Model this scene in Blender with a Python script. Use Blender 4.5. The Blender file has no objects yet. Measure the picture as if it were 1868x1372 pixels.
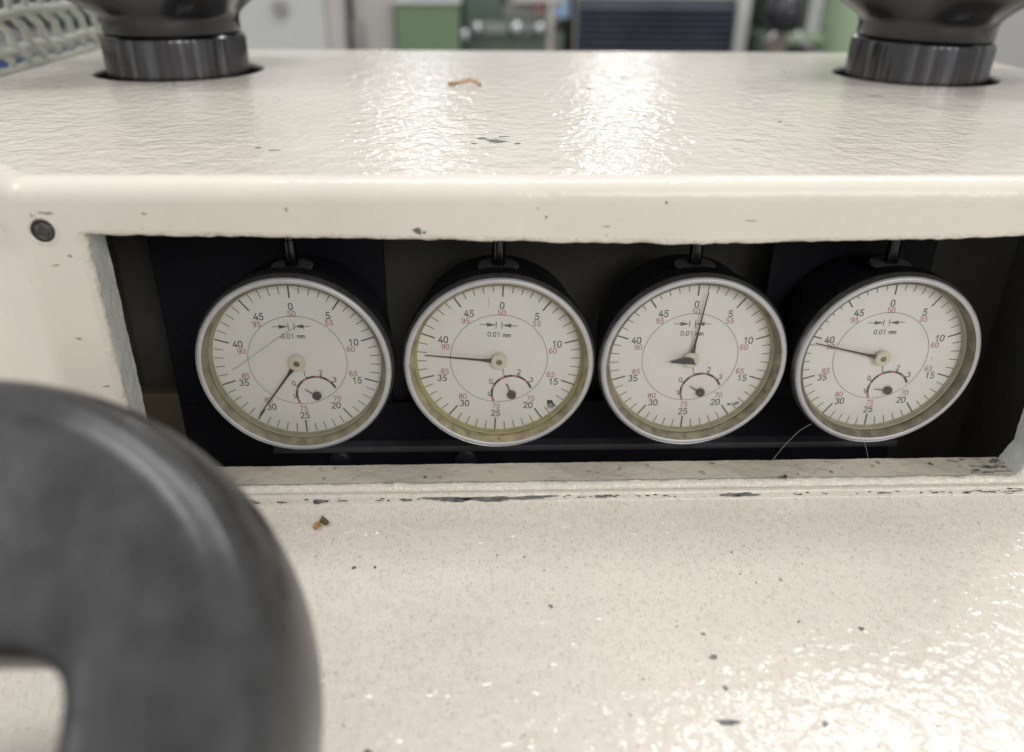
import bpy, bmesh, math, random
from mathutils import Vector, Matrix
random.seed(7)
C = bpy.context.scene.collection
SC = bpy.context.scene
S = 0.02                      # one working unit (u) is two centimetres; every builder below takes u
R = math.radians
pi = math.pi

# ------------------------------------------------------------------ camera
cam = bpy.data.cameras.new('camera'); co = bpy.data.objects.new('camera', cam); C.objects.link(co)
right = Vector((0.999, -0.0415, 0.0119))
fwd = Vector((0.0372, 0.8837, -0.4667)).normalized()
right = (right - fwd * right.dot(fwd)).normalized()
up = right.cross(fwd)
M = Matrix((right, up, -fwd)).transposed().to_4x4()
M.translation = Vector((-0.2631, -10.931, 5.4911)) * S
co.matrix_world = M
cam.sensor_width = 36; cam.lens = 36 * 1502.9 / 1868
cam.clip_start = 0.005; cam.clip_end = 60
cam.dof.use_dof = True; cam.dof.focus_distance = 12.0 * S; cam.dof.aperture_fstop = 7.6
SC.camera = co

# ------------------------------------------------------------------ light
w = bpy.data.worlds.new('World'); SC.world = w; w.use_nodes = True
bg = w.node_tree.nodes['Background']; bg.inputs[0].default_value = (1.0, 0.985, 0.96, 1); bg.inputs[1].default_value = 0.52

def area(name, az, el, dist, sx, sy, radiance, col=(1, 1, 1), org=(0, 0, 3)):
    d = Vector((math.sin(R(az)) * math.cos(R(el)), math.cos(R(az)) * math.cos(R(el)), math.sin(R(el))))
    l = bpy.data.lights.new(name, 'AREA'); l.shape = 'RECTANGLE'; l.size = sx; l.size_y = sy
    l.energy = radiance * pi * sx * sy; l.color = col
    o = bpy.data.objects.new(name, l); C.objects.link(o)
    o.location = Vector(org) * S + d * dist
    o.rotation_euler = d.to_track_quat('Z', 'Y').to_euler()
    return o
area('ceiling_and_fill_lamp', -4.5, 13.2, 2.15, 0.17, 0.035, 18.0)
area('ceiling_and_fill_lamp', 10.2, 11.6, 2.15, 0.17, 0.08, 10.5)
area('ceiling_and_fill_lamp', 44, 50, 2.2, 0.9, 0.42, 9.0)
area('ceiling_and_fill_lamp', -100, 42, 2.3, 1.0, 0.7, 6.0)
area('ceiling_and_fill_lamp', 0, 80, 2.3, 1.2, 0.45, 10.5)
area('ceiling_and_fill_lamp', 156, 27, 2.4, 1.5, 0.9, 4.8, (1, 0.98, 0.95))  # added low frontal fill behind the camera, brightens the recessed dial faces
SC.view_settings.view_transform = 'Standard'; SC.view_settings.look = 'None'
SC.view_settings.exposure = 0.12; SC.view_settings.gamma = 1.0

# ------------------------------------------------------------------ materials
def new_mat(name):
    m = bpy.data.materials.new(name); m.use_nodes = True
    nt = m.node_tree; return m, nt, nt.nodes['Principled BSDF']
def mat(name, col, rough=0.5, metal=0.0, mottle=0.0, mscale=60, bump=0.0, bscale=300, bdist=0.0005, coat=0.0, spec=0.5):
    m, nt, p = new_mat(name)
    p.inputs['Base Color'].default_value = (*col, 1); p.inputs['Roughness'].default_value = rough
    p.inputs['Metallic'].default_value = metal; p.inputs['Coat Weight'].default_value = coat
    p.inputs['Specular IOR Level'].default_value = spec
    tc = nt.nodes.new('ShaderNodeTexCoord')
    if mottle:
        n = nt.nodes.new('ShaderNodeTexNoise'); n.inputs['Scale'].default_value = mscale; n.inputs['Detail'].default_value = 6
        nt.links.new(tc.outputs['Object'], n.inputs['Vector'])
        r = nt.nodes.new('ShaderNodeMapRange'); r.inputs['To Min'].default_value = 1 - mottle; r.inputs['To Max'].default_value = 1 + mottle
        r.inputs['From Min'].default_value = 0.3; r.inputs['From Max'].default_value = 0.7
        nt.links.new(n.outputs['Fac'], r.inputs['Value'])
        v = nt.nodes.new('ShaderNodeVectorMath'); v.operation = 'SCALE'; v.inputs[0].default_value = col
        nt.links.new(r.outputs[0], v.inputs['Scale']); nt.links.new(v.outputs[0], p.inputs['Base Color'])
        rr = nt.nodes.new('ShaderNodeMapRange'); rr.inputs['To Min'].default_value = rough * 0.75; rr.inputs['To Max'].default_value = min(1, rough * 1.3)
        nt.links.new(n.outputs['Fac'], rr.inputs['Value']); nt.links.new(rr.outputs[0], p.inputs['Roughness'])
    if bump:
        n = nt.nodes.new('ShaderNodeTexNoise'); n.inputs['Scale'].default_value = bscale; n.inputs['Detail'].default_value = 2
        nt.links.new(tc.outputs['Object'], n.inputs['Vector'])
        b = nt.nodes.new('ShaderNodeBump'); b.inputs['Strength'].default_value = bump; b.inputs['Distance'].default_value = bdist
        nt.links.new(n.outputs['Fac'], b.inputs['Height']); nt.links.new(b.outputs[0], p.inputs['Normal'])
    return m

def paint(name, col, bstr, bdist, bscale, speck=0.0, rough=0.40, fine=0.35, base=0.45, coat=0.8, crough=0.04):
    """Thick wrinkled enamel: soft orange-peel relief, faint dirt clouds, small dark specks."""
    m, nt, p = new_mat(name); L = nt.links.new; N = nt.nodes.new
    tc = N('ShaderNodeTexCoord')
    n1 = N('ShaderNodeTexNoise'); n1.inputs['Scale'].default_value = bscale; n1.inputs['Detail'].default_value = 1.5; n1.inputs['Distortion'].default_value = 0.4
    L(tc.outputs['Object'], n1.inputs['Vector'])
    n2 = N('ShaderNodeTexNoise'); n2.inputs['Scale'].default_value = bscale * 2.7; n2.inputs['Detail'].default_value = 1
    L(tc.outputs['Object'], n2.inputs['Vector'])
    a = N('ShaderNodeMath'); a.operation = 'MULTIPLY_ADD'; a.inputs[1].default_value = fine
    L(n2.outputs['Fac'], a.inputs[0]); L(n1.outputs['Fac'], a.inputs[2])
    b = N('ShaderNodeBump'); b.inputs['Strength'].default_value = bstr; b.inputs['Distance'].default_value = bdist
    L(a.outputs[0], b.inputs['Height']); b2 = N('ShaderNodeBump'); b2.inputs['Strength'].default_value = bstr * base; b2.inputs['Distance'].default_value = bdist
    L(a.outputs[0], b2.inputs['Height']); L(b2.outputs[0], p.inputs['Normal'])
    # dirt clouds
    n3 = N('ShaderNodeTexNoise'); n3.inputs['Scale'].default_value = 22; n3.inputs['Detail'].default_value = 8; n3.inputs['Roughness'].default_value = 0.65
    L(tc.outputs['Object'], n3.inputs['Vector'])
    r3 = N('ShaderNodeMapRange'); r3.inputs['From Min'].default_value = 0.35; r3.inputs['From Max'].default_value = 0.7
    r3.inputs['To Min'].default_value = 1.03; r3.inputs['To Max'].default_value = 0.93
    L(n3.outputs['Fac'], r3.inputs['Value'])
    v = N('ShaderNodeVectorMath'); v.operation = 'SCALE'; v.inputs[0].default_value = col; L(r3.outputs[0], v.inputs['Scale'])
    cur = v.outputs[0]
    # specks
    for sc, th, amt, dark in ((1500, 0.615, speck * 0.7, (0.27, 0.24, 0.18)), (3000, 0.585, speck * 0.6, (0.34, 0.31, 0.25)), (650, 0.53, speck * 0.35, (0.47, 0.43, 0.36)), (420, 0.735, max(speck, 0.35), (0.16, 0.15, 0.12))):
        if not speck and sc != 420: continue
        mp = N('ShaderNodeMapping'); mp.inputs['Scale'].default_value = (1, 0.55, 1); mp.inputs['Rotation'].default_value = (0.3, 0.2, 0.6)
        L(tc.outputs['Object'], mp.inputs['Vector'])
        n = N('ShaderNodeTexNoise'); n.inputs['Scale'].default_value = sc; n.inputs['Detail'].default_value = 2
        L(mp.outputs[0], n.inputs['Vector'])
        r = N('ShaderNodeMapRange'); r.inputs['From Min'].default_value = th; r.inputs['From Max'].default_value = th + 0.06
        r.inputs['To Max'].default_value = amt
        L(n.outputs['Fac'], r.inputs['Value'])
        mx = N('ShaderNodeMix'); mx.data_type = 'RGBA'
        L(r.outputs[0], mx.inputs[0]); L(cur, mx.inputs[6]); mx.inputs[7].default_value = (*dark, 1)
        cur = mx.outputs[2]
    L(cur, p.inputs['Base Color'])
    p.inputs['Roughness'].default_value = rough; p.inputs['Coat Weight'].default_value = coat; p.inputs['Coat Roughness'].default_value = crough; p.inputs['Specular IOR Level'].default_value = 0.2
    L(b.outputs[0], p.inputs['Coat Normal'])
    return m

CREAM = (0.71, 0.66, 0.58)
M_COVER = paint('cream_enamel', CREAM, 0.5, 0.0016, 165, rough=0.4, base=0.12, fine=0.45)
M_FRONT = paint('cream_enamel_smooth', CREAM, 0.35, 0.0006, 130, fine=0.1, coat=0.5, crough=0.1)
M_EDGE = paint('cream_enamel_lumpy_edge', (0.70, 0.655, 0.57), 0.9, 0.0011, 380, base=0.8)
M_REVEAL = paint('thin_grey_white_paint', (0.62, 0.63, 0.60), 0.6, 0.0008, 420, rough=0.5)
M_APRON = paint('cream_enamel_speckled', CREAM, 0.4, 0.0019, 165, base=0.4, speck=0.52, rough=0.4)
M_BLACKPL = mat('black_bakelite', (0.018, 0.018, 0.020), 0.22, mottle=0.3, mscale=45, bump=0.15, bscale=120)
M_WHEEL = mat('worn_black_plastic', (0.034, 0.034, 0.035), 0.27, mottle=0.35, mscale=110, bump=0.2, bscale=110, bdist=0.0012)
M_STEEL = mat('blued_steel', (0.05, 0.05, 0.053), 0.25, 1.0, mottle=0.25, mscale=150)
def streaked():
    m, nt, p = new_mat('dark_turned_steel'); N = nt.nodes.new; L = nt.links.new
    p.inputs['Metallic'].default_value = 1
    tc = N('ShaderNodeTexCoord'); mp = N('ShaderNodeMapping'); mp.inputs['Scale'].default_value = (1, 1, 0.02); L(tc.outputs['Object'], mp.inputs['Vector'])
    n = N('ShaderNodeTexNoise'); n.inputs['Scale'].default_value = 230; n.inputs['Detail'].default_value = 5; L(mp.outputs[0], n.inputs['Vector'])
    r = N('ShaderNodeValToRGB'); e = r.color_ramp.elements
    e[0].position = 0.5; e[0].color = (0.085, 0.083, 0.085, 1); e[1].position = 0.78; e[1].color = (0.20, 0.20, 0.22, 1)
    L(n.outputs['Fac'], r.inputs[0]); L(r.outputs[0], p.inputs['Base Color'])
    b = N('ShaderNodeBump'); b.inputs['Strength'].default_value = 0.25; b.inputs['Distance'].default_value = 0.0004; L(n.outputs['Fac'], b.inputs['Height']); L(b.outputs[0], p.inputs['Normal'])
    p.inputs['Roughness'].default_value = 0.2
    return m
M_TURNED = streaked()
M_CHROME = mat('bright_metal', (0.50, 0.50, 0.53), 0.25, 1.0)
M_ALU = mat('brushed_aluminium', (0.68, 0.68, 0.69), 0.38, 0.85, mottle=0.15, mscale=400)
M_BEVEL = mat('grey_bevelled_metal', (0.36, 0.36, 0.37), 0.32, 0.9, mottle=0.2, mscale=300)
M_RIM = mat('pale_aluminium_lip', (0.47, 0.47, 0.48), 0.45, 0.35, mottle=0.08, mscale=300)
M_BROWN = mat('aged_brown_seal', (0.19, 0.165, 0.115), 0.55, mottle=0.45, mscale=350, bump=0.3, bscale=900)
M_YELLOW = mat('yellowed_acrylic', (0.42, 0.39, 0.25), 0.4, mottle=0.15, mscale=300)
M_FACE = mat('white_dial_enamel', (0.84, 0.835, 0.815), 0.45, mottle=0.03, mscale=120)
M_INK = mat('black_dial_ink', (0.085, 0.085, 0.08), 0.5)
M_THIN = mat('grey_dial_ink', (0.30, 0.30, 0.28), 0.5)
M_GINK = mat('dark_grey_dial_ink', (0.13, 0.13, 0.12), 0.5)
M_RED = mat('red_dial_ink', (0.52, 0.18, 0.17), 0.5)
M_HAND = mat('dark_pointer_metal', (0.07, 0.062, 0.05), 0.4, 0.5)
M_HUB = mat('cream_hub', (0.72, 0.66, 0.54), 0.25)
M_SUBHUB = mat('dark_brown_hub', (0.07, 0.06, 0.055), 0.5)
M_CASE = mat('black_gauge_case', (0.010, 0.011, 0.020), 0.45, mottle=0.2, mscale=100)
M_NAVY = mat('navy_black_bracket', (0.007, 0.0075, 0.012), 0.6, mottle=0.2, mscale=80, spec=0.25)
M_STRIP = mat('lit_grey_edge', (0.06, 0.063, 0.07), 0.5, mottle=0.3, mscale=80)  # paler than the bracket: light caught by the flange edge, put into colour
M_COLLAR = mat('dark_grey_washer', (0.12, 0.12, 0.12), 0.5, 0.2)
M_LINER = mat('charcoal_interior', (0.085, 0.083, 0.072), 0.7, mottle=0.15, mscale=60)
M_TAN = mat('dull_tan_paint', (0.11, 0.094, 0.06), 0.6, mottle=0.2, mscale=60)
M_CHIP = mat('bare_grey_metal', (0.17, 0.178, 0.175), 0.55, 0.2, mottle=0.5, mscale=500)
M_DARK = mat('dark_recess', (0.02, 0.02, 0.02), 0.7)
M_SHAVE = mat('brown_shaving', (0.45, 0.32, 0.20), 0.6, mottle=0.3, mscale=600)
M_CRUMB = mat('olive_crumb', (0.10, 0.09, 0.04), 0.7)
M_HAIR = mat('pale_fibre', (0.30, 0.30, 0.29), 0.4)
def crystal():
    m, nt, p = new_mat('clear_crystal'); nt.nodes.remove(p)
    out = nt.nodes['Material Output']
    t = nt.nodes.new('ShaderNodeBsdfTransparent'); t.inputs[0].default_value = (0.985, 0.98, 0.96, 1)
    g = nt.nodes.new('ShaderNodeBsdfGlossy'); g.inputs['Roughness'].default_value = 0.12
    f = nt.nodes.new('ShaderNodeFresnel'); f.inputs[0].default_value = 1.45
    mx = nt.nodes.new('ShaderNodeMixShader')
    nt.links.new(f.outputs[0], mx.inputs[0]); nt.links.new(t.outputs[0], mx.inputs[1]); nt.links.new(g.outputs[0], mx.inputs[2])
    nt.links.new(mx.outputs[0], out.inputs['Surface'])
    return m
M_GLASS = crystal()
M_SCRATCH = mat('scratch_in_crystal', (0.26, 0.25, 0.21), 0.6)

# ------------------------------------------------------------------ mesh helpers (coordinates in u)
class MB:
    def __init__(s): s.v = []; s.f = []
    def add(s, vs, fs):
        k = len(s.v); s.v += [tuple(p) for p in vs]; s.f += [tuple(i + k for i in f) for f in fs]; return s
    def box(s, x0, x1, y0, y1, z0, z1, bev=0.0):
        if bev:
            bm = bmesh.new(); bmesh.ops.create_cube(bm, size=1)
            for q in bm.verts: q.co = ((x0 + x1) / 2 + q.co.x * (x1 - x0), (y0 + y1) / 2 + q.co.y * (y1 - y0), (z0 + z1) / 2 + q.co.z * (z1 - z0))
            bmesh.ops.bevel(bm, geom=list(bm.edges), offset=bev, segments=2, affect='EDGES', profile=0.5)
            bm.verts.index_update()
            s.add([q.co[:] for q in bm.verts], [[q.index for q in f.verts] for f in bm.faces]); bm.free(); return s
        s.add([(x0, y0, z0), (x1, y0, z0), (x1, y1, z0), (x0, y1, z0), (x0, y0, z1), (x1, y0, z1), (x1, y1, z1), (x0, y1, z1)],
              [(0, 3, 2, 1), (4, 5, 6, 7), (0, 1, 5, 4), (1, 2, 6, 5), (2, 3, 7, 6), (3, 0, 4, 7)]); return s
    def rings(s, rs, closed=True, cap0=False, cap1=False):
        n = len(rs[0]); k = len(s.v)
        for r in rs: s.v += [tuple(p) for p in r]
        for i in range(len(rs) - 1):
            for j in range(n if closed else n - 1):
                a = k + i * n + j; b = k + i * n + (j + 1) % n
                s.f.append((a, b, b + n, a + n))
        if cap0: s.f.append(tuple(range(k, k + n)))
        if cap1: s.f.append(tuple(range(k + (len(rs) - 1) * n, k + len(rs) * n)))
        return s
    def lathe_y(s, prof, n=96, c=(0, 0, 0), cap0=False, cap1=False):
        return s.rings([[(c[0] + r * math.sin(2 * pi * j / n), c[1] + y, c[2] + r * math.cos(2 * pi * j / n)) for j in range(n)] for r, y in prof], True, cap0, cap1)
    def lathe_z(s, prof, n=96, c=(0, 0, 0), cap0=False, cap1=False):
        return s.rings([[(c[0] + r * math.cos(2 * pi * j / n), c[1] + r * math.sin(2 * pi * j / n), c[2] + z) for j in range(n)] for r, z in prof], True, cap0, cap1)
    def tube(s, pts, r, n=8):
        pts = [Vector(p) for p in pts]; rs = []
        for i, p in enumerate(pts):
            t = (pts[min(i + 1, len(pts) - 1)] - pts[max(i - 1, 0)]).normalized()
            a = t.cross(Vector((0.3, 0.2, 0.93)))
            if a.length < 1e-4: a = t.cross(Vector((1, 0, 0)))
            a.normalize(); b = t.cross(a)
            rr = r(i / (len(pts) - 1)) if callable(r) else r
            rs.append([p + (a * math.cos(2 * pi * j / n) + b * math.sin(2 * pi * j / n)) * rr for j in range(n)])
        return s.rings(rs, True, True, True)
    def ribbon(s, pts, wd, y, closed=False):
        """flat print in a plane of constant y"""
        n = len(pts); L = []; Rr = []
        for i in range(n):
            p = Vector(pts[i]); a = Vector(pts[i - 1]) if (i or closed) else None; b = Vector(pts[(i + 1) % n]) if (i < n - 1 or closed) else None
            d1 = (p - a).normalized() if a is not None and (p - a).length > 1e-9 else None
            d2 = (b - p).normalized() if b is not None and (b - p).length > 1e-9 else None
            if d1 is None: d1 = d2
            if d2 is None: d2 = d1
            t = (d1 + d2)
            t = t.normalized() if t.length > 1e-6 else d1
            nn = Vector((-t.y, t.x)); k = 1 / max(0.5, nn.dot(Vector((-d1.y, d1.x))))
            e = Vector((0, 0))
            if not closed and i == 0: e = -d2 * wd * 0.35
            if not closed and i == n - 1: e = d1 * wd * 0.35
            L.append(p + e + nn * wd / 2 * k); Rr.append(p + e - nn * wd / 2 * k)
        k = len(s.v)
        s.v += [(q.x, y, q.y) for q in L] + [(q.x, y, q.y) for q in Rr]
        for i in range(n if closed else n - 1):
            j = (i + 1) % n; s.f.append((k + i, k + n + i, k + n + j, k + j))
        return s
    def build(s, name, m, parent=None, smooth=None, loc=(0, 0, 0), recalc=True):
        me = bpy.data.meshes.new(name); me.from_pydata([(x * S, y * S, z * S) for x, y, z in s.v], [], s.f)
        if recalc:
            bm = bmesh.new(); bm.from_mesh(me); bmesh.ops.recalc_face_normals(bm, faces=bm.faces); bm.to_mesh(me); bm.free()
        if smooth is not None:
            me.polygons.foreach_set('use_smooth', [True] * len(me.polygons))
            if smooth < 180: me.set_sharp_from_angle(angle=R(smooth))
        me.materials.append(m)
        o = bpy.data.objects.new(name, me); C.objects.link(o); o.location = Vector(loc) * S
        if parent: o.parent = parent
        return o
def tag(o, label=None, cat=None, group=None, kind=None):
    for k, v in (('label', label), ('category', cat), ('group', group), ('kind', kind)):
        if v: o[k] = v
    return o
def thing(name, label, cat, loc=(0, 0, 0), group=None):
    o = bpy.data.objects.new(name, None); C.objects.link(o); o.location = Vector(loc) * S
    o.empty_display_size = 0.01
    return tag(o, label, cat, group)

# ------------------------------------------------------------------ machine housing
def fillet_poly(P, rad, n=8):
    out = []
    for i, p in enumerate(P):
        p = Vector(p); a = Vector(P[i - 1]); b = Vector(P[(i + 1) % len(P)]); r = rad[i]
        u = (a - p).normalized(); v = (b - p).normalized(); ang = u.angle(v); d = r / math.tan(ang / 2)
        c = p + (u + v).normalized() * (r / math.sin(ang / 2)); s0 = p + u * d; s1 = p + v * d
        a0 = math.atan2(*(s0 - c).yx); a1 = math.atan2(*(s1 - c).yx); da = (a1 - a0 + pi) % (2 * pi) - pi
        for k in range(n + 1):
            t = a0 + da * k / n; nn = Vector((math.cos(t), math.sin(t)))
            out.append((c + nn * r, nn))
    return out
YF = -1.1; ZT = 2.95; ZB = -1.62
PLAN = [(-10.15, 12.4), (-10.15, 3.2), (-5.86, YF), (8.5, YF), (12.75, 3.1), (12.75, 12.4)]
plan = fillet_poly(PLAN, [0.6, 0.8, 0.36, 0.36, 0.8, 0.6])
def sweep(prof): return [[(p.x + n.x * off, p.y + n.y * off, z) for p, n in plan] for off, z in prof]
house = thing('machine_housing', 'cream enamelled machine head with a wide dial window and sloping apron', 'machine', (1.3, 3, ZB))
HL = Vector((1.3, 3, ZB))
def hpart(mb, name, m, smooth=None, parent=None, recalc=True):
    o = mb.build(name, m, parent or house, smooth, recalc=recalc)
    o.location = -HL * S if parent is None else (0, 0, 0)
    return o
# walls and rounded top edge; the front panel is built apart because of its window
top_r = 0.27
prof = [(0, ZB), (0, ZT - top_r - 0.001)] + [(-top_r * (1 - math.cos(a)), ZT - top_r + top_r * math.sin(a)) for a in [k * pi / 2 / 9 for k in range(10)]] + [(-top_r - 0.03, ZT)]
n_pl = len(plan); i0 = 3 * 9 - 1; i1 = 3 * 9            # end of left front fillet, start of right one
mb = MB(); rs = sweep(prof); mb.rings(rs)
mb = MB().rings(rs[:2]); mb.f = [f for k, f in enumerate(mb.f) if not (k == i0)]  # front quad left out
cover = hpart(mb, 'cover', M_FRONT, 50)
hpart(MB().rings(rs[1:]), 'rounded_edge', paint('cream_enamel_edge', CREAM, 0.45, 0.0008, 190, rough=0.4, coat=0.45, crough=0.12), 180)
# top sheet with two round holes
def fill_loops(loops, name, m):
    bm = bmesh.new()
    for lp in loops:
        vs = [bm.verts.new(Vector(p) * S) for p in lp]
        for i in range(len(vs)): bm.edges.new((vs[i - 1], vs[i]))
    bmesh.ops.triangle_fill(bm, edges=list(bm.edges), use_beauty=True)
    bmesh.ops.recalc_face_normals(bm, faces=bm.faces)
    me = bpy.data.meshes.new(name); bm.to_mesh(me); bm.free(); me.materials.append(m)
    o = bpy.data.objects.new(name, me); C.objects.link(o); return o
KN = [(-6.76, 8.3, 1.46, 1.74), (9.40, 8.05, 1.46, 1.70)]       # knob axis x, y, collar radius, hole radius
def circ(cx, cy, r, z, n=72): return [(cx + r * math.cos(2 * pi * k / n), cy + r * math.sin(2 * pi * k / n), z) for k in range(n)]
top = fill_loops([rs[-1]] + [circ(x, y, h + 0.05, ZT) for x, y, c, h in KN], 'top_sheet', M_COVER)
top.parent = house; top.location = -HL * S
for f in top.data.polygons:
    if f.normal.z < 0: f.flip()
for x, y, c, h in KN:
    hpart(MB().rings([circ(x, y, h + 0.05, ZT), circ(x, y, h + 0.015, ZT - 0.015), circ(x, y, h, ZT - 0.05), circ(x, y, h, ZT - 0.09)]), 'knob_hole_edge', M_EDGE, 60)
    hpart(MB().rings([circ(x, y, h + 0.004, ZT - 0.088), circ(x, y, h + 0.01, ZT - 0.5), circ(x, y, 0.3, ZT - 0.52)], True, False, True), 'knob_hole_floor', M_DARK)
# window outline (x, z), lumpy painted edge, left side visible reveal
def top_z(x):
    pts = [(-5.2, 2.275), (-4.8, 2.262), (-1.45, 2.20), (2.5, 2.125), (5, 2.165), (6.64, 2.222), (8.0, 2.25)]
    for (a, za), (b, zb) in zip(pts, pts[1:]):
        if a <= x <= b: return za + (zb - za) * (x - a) / (b - a)
    return pts[-1][1]
WL, WR, WB = -5.07, 7.80, -1.50
loop = []
def seg(a, b, n):
    for k in range(n): loop.append((a[0] + (b[0] - a[0]) * k / n, a[1] + (b[1] - a[1]) * k / n))
seg((WL, WB), (WR - 0.10, WB), 260); seg((WR - 0.10, WB), (WR + 0.05, WB + 0.34), 16); seg((WR + 0.05, WB + 0.34), (WR, top_z(WR)), 70)
N0 = 260
for k in range(N0):
    x = WR + (WL - WR) * k / N0; loop.append((x, top_z(x)))
seg((WL, top_z(WL)), (WL, WB), 76)
nl = len(loop)
def onorm(i):
    a = Vector(loop[i - 2]); b = Vector(loop[(i + 2) % nl]); t = (b - a).normalized(); return Vector((t.y, -t.x))   # outward
jit = [random.gauss(0, 1) for _ in range(nl)]
def sm(a, k):
    return [sum(a[(i + j) % nl] for j in range(-k, k + 1)) / (2 * k + 1) ** 0.5 for i in range(nl)]
j1 = sm(jit, 1); j2 = sm([random.gauss(0, 1) for _ in range(nl)], 3)
er = 0.09
rings = []
for q in range(7):
    a = q / 6 * pi / 2; rg = []
    for i in range(nl):
        n = onorm(i); off = er * (1 - math.sin(a)); dy = er * (1 - math.cos(a)); amp = min(1, q / 3)
        o2 = off + amp * (0.005 * j1[i] + 0.002 * j2[i]) if q < 6 else off + 0.006 * j1[i] + 0.002 * j2[i]
        rg.append((loop[i][0] + n.x * o2, YF + dy + (amp * 0.003 * j2[i] if q else 0), loop[i][1] + n.y * o2))
    rings.append(rg)
deep = [[(rings[-1][i][0], YF + er + 0.001, rings[-1][i][2]) for i in range(nl)]]
for k in range(1, 6):
    jj = sm([random.gauss(0, 1) for _ in range(nl)], 2)
    deep.append([(loop[i][0] + onorm(i).x * 0.004 * jj[i], YF + er + (0.55 - er) * k / 5, loop[i][1] + onorm(i).y * 0.004 * jj[i]) for i in range(nl)])
front = fill_loops([[(plan[i0][0].x, YF, ZB), (plan[i1][0].x, YF, ZB), (plan[i1][0].x, YF, ZT - top_r - 0.001), (plan[i0][0].x, YF, ZT - top_r - 0.001)], rings[0], ], 'front_panel', M_FRONT)
front.parent = house; front.location = -HL * S
for f in front.data.polygons:
    if f.normal.y > 0: f.flip()
hpart(MB().rings(rings), 'window_edge', M_EDGE, 180)
rv = MB().rings(deep)
hpart(rv, 'window_reveal', M_REVEAL, 60)
ls = MB()   # painted sill, cream unlike the grey side reveals
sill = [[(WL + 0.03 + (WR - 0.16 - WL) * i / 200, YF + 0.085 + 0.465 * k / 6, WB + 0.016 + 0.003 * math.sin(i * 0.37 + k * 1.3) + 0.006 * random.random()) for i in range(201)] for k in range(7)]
hpart(MB().rings(sill, False), 'sill', paint('shade_toned_cream_enamel', (0.52, 0.48, 0.40), 0.7, 0.001, 240, rough=0.3), 180)  # cream darkened: the shade on the sill is put into its colour
# bolt in its counterbore
bc = (-5.545, YF, 2.342)
hpart(MB().lathe_y([(0.19, -0.002), (0.165, -0.02), (0.148, 0.0), (0.142, 0.03)], 40, bc), 'bolt_hole_rim', M_EDGE, 180)
bo = hpart(MB().lathe_y([(0.143, -0.004), (0.11, -0.005), (0.0, -0.0045)], 40, bc), 'bolt_recess', M_DARK)
hpart(MB().lathe_y([(0.115, -0.006), (0.10, -0.016), (0.05, -0.018), (0.048, -0.009), (0.0, -0.009)], 6, (bc[0] + 0.01, YF, bc[2] - 0.01)), 'bolt', mat('greasy_steel', (0.10, 0.095, 0.085), 0.45, 0.7, mottle=0.5, mscale=500))
# apron
ap = [(0.012, ZB + 0.03), (0.05, ZB + 0.032), (0.075, ZB + 0.015), (0.083, ZB - 0.02), (0.088, ZB - 0.095), (0.105, ZB - 0.11), (0.26, ZB - 0.185), (0.45, ZB - 0.26), (0.75, ZB - 0.33), (1.2, ZB - 0.38)]
ap += [(1.2 + 0.2 * k, ZB - 0.38 - 0.011 * k) for k in range(1, 41)] + [(9.4, ZB - 0.95), (9.5, ZB - 1.2), (9.5, ZB - 12)]
apron = hpart(MB().rings(sweep(ap)), 'apron', M_APRON, 50)
# dark interior
LX0, LX1, LY, LZ0, LZ1 = -6.15, 8.75, 2.0, -3.4, 2.75
mb = MB().add([(LX0, YF + 0.56, LZ0), (LX1, YF + 0.56, LZ0), (LX1, LY, LZ0), (LX0, LY, LZ0), (LX0, YF + 0.56, LZ1), (LX1, YF + 0.56, LZ1), (LX1, LY, LZ1), (LX0, LY, LZ1)],
              [(0, 1, 2, 3), (4, 7, 6, 5), (3, 2, 6, 7), (0, 3, 7, 4), (1, 5, 6, 2)])
hpart(mb, 'interior_lining', M_LINER, recalc=False)
# mounting bracket behind the gauges
br = hpart(MB().box(-5.28, 6.98, 1.18, 1.3, -3.2, -1.40, 0.02), 'mounting_bracket', M_NAVY)
for x0, x1 in ((-5.28, -1.75), (4.3, 6.9)):
    hpart(MB().box(x0, x1, 1.18, 1.3, -1.39, 2.73, 0.02), 'bracket_upright', M_NAVY, parent=br)
hpart(MB().box(-3.8, 6.97, 0.95, 1.18, -2.24, -2.13, 0.02), 'bracket_flange', M_STRIP, parent=br)
for x in (-2.73, -0.55):
    hpart(MB().lathe_y([(0.0, -0.10), (0.16, -0.10), (0.21, -0.06), (0.22, 0.0)], 32, (x, 1.18, -2.52)), 'screw', M_CASE, 60, parent=br)
hpart(MB().box(-6.1, -5.30, 1.25, 1.6, -3.3, -1.22, 0.05), 'tan_block', M_TAN)

def blob(cx, cz, wx, hz, n=22, rough=0.35):
    ph = [random.uniform(0, 6.28) for _ in range(4)]
    out = []
    for k in range(n):
        t = 2 * pi * k / n; r = 1 + rough * (0.5 * math.sin(2 * t + ph[0]) + 0.4 * math.sin(3 * t + ph[1]) + 0.35 * math.sin(5 * t + ph[2]) + 0.3 * math.sin(8 * t + ph[3]))
        out.append((cx + wx / 2 * r * math.cos(t), cz + hz / 2 * r * math.sin(t)))
    return out
def chip(fn, cx, cz, wx, hz, m=M_CHIP, rough=0.35):
    p = blob(cx, cz, wx, hz, rough=rough)
    mb = MB(); mb.add([fn(a, b, 0) for a, b in p] + [fn(a, b, 1) for a, b in p], [tuple(range(len(p)))] + [(i, (i + 1) % len(p), len(p) + (i + 1) % len(p), len(p) + i) for i in range(len(p))])
    return hpart(mb, 'paint_chip', m)
fx = lambda px: (px - 912) / 123.5
f_seam = lambda a, b, k: (a, YF - 0.092 + 0.02 * k, b)          # bare metal along the seam
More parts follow.
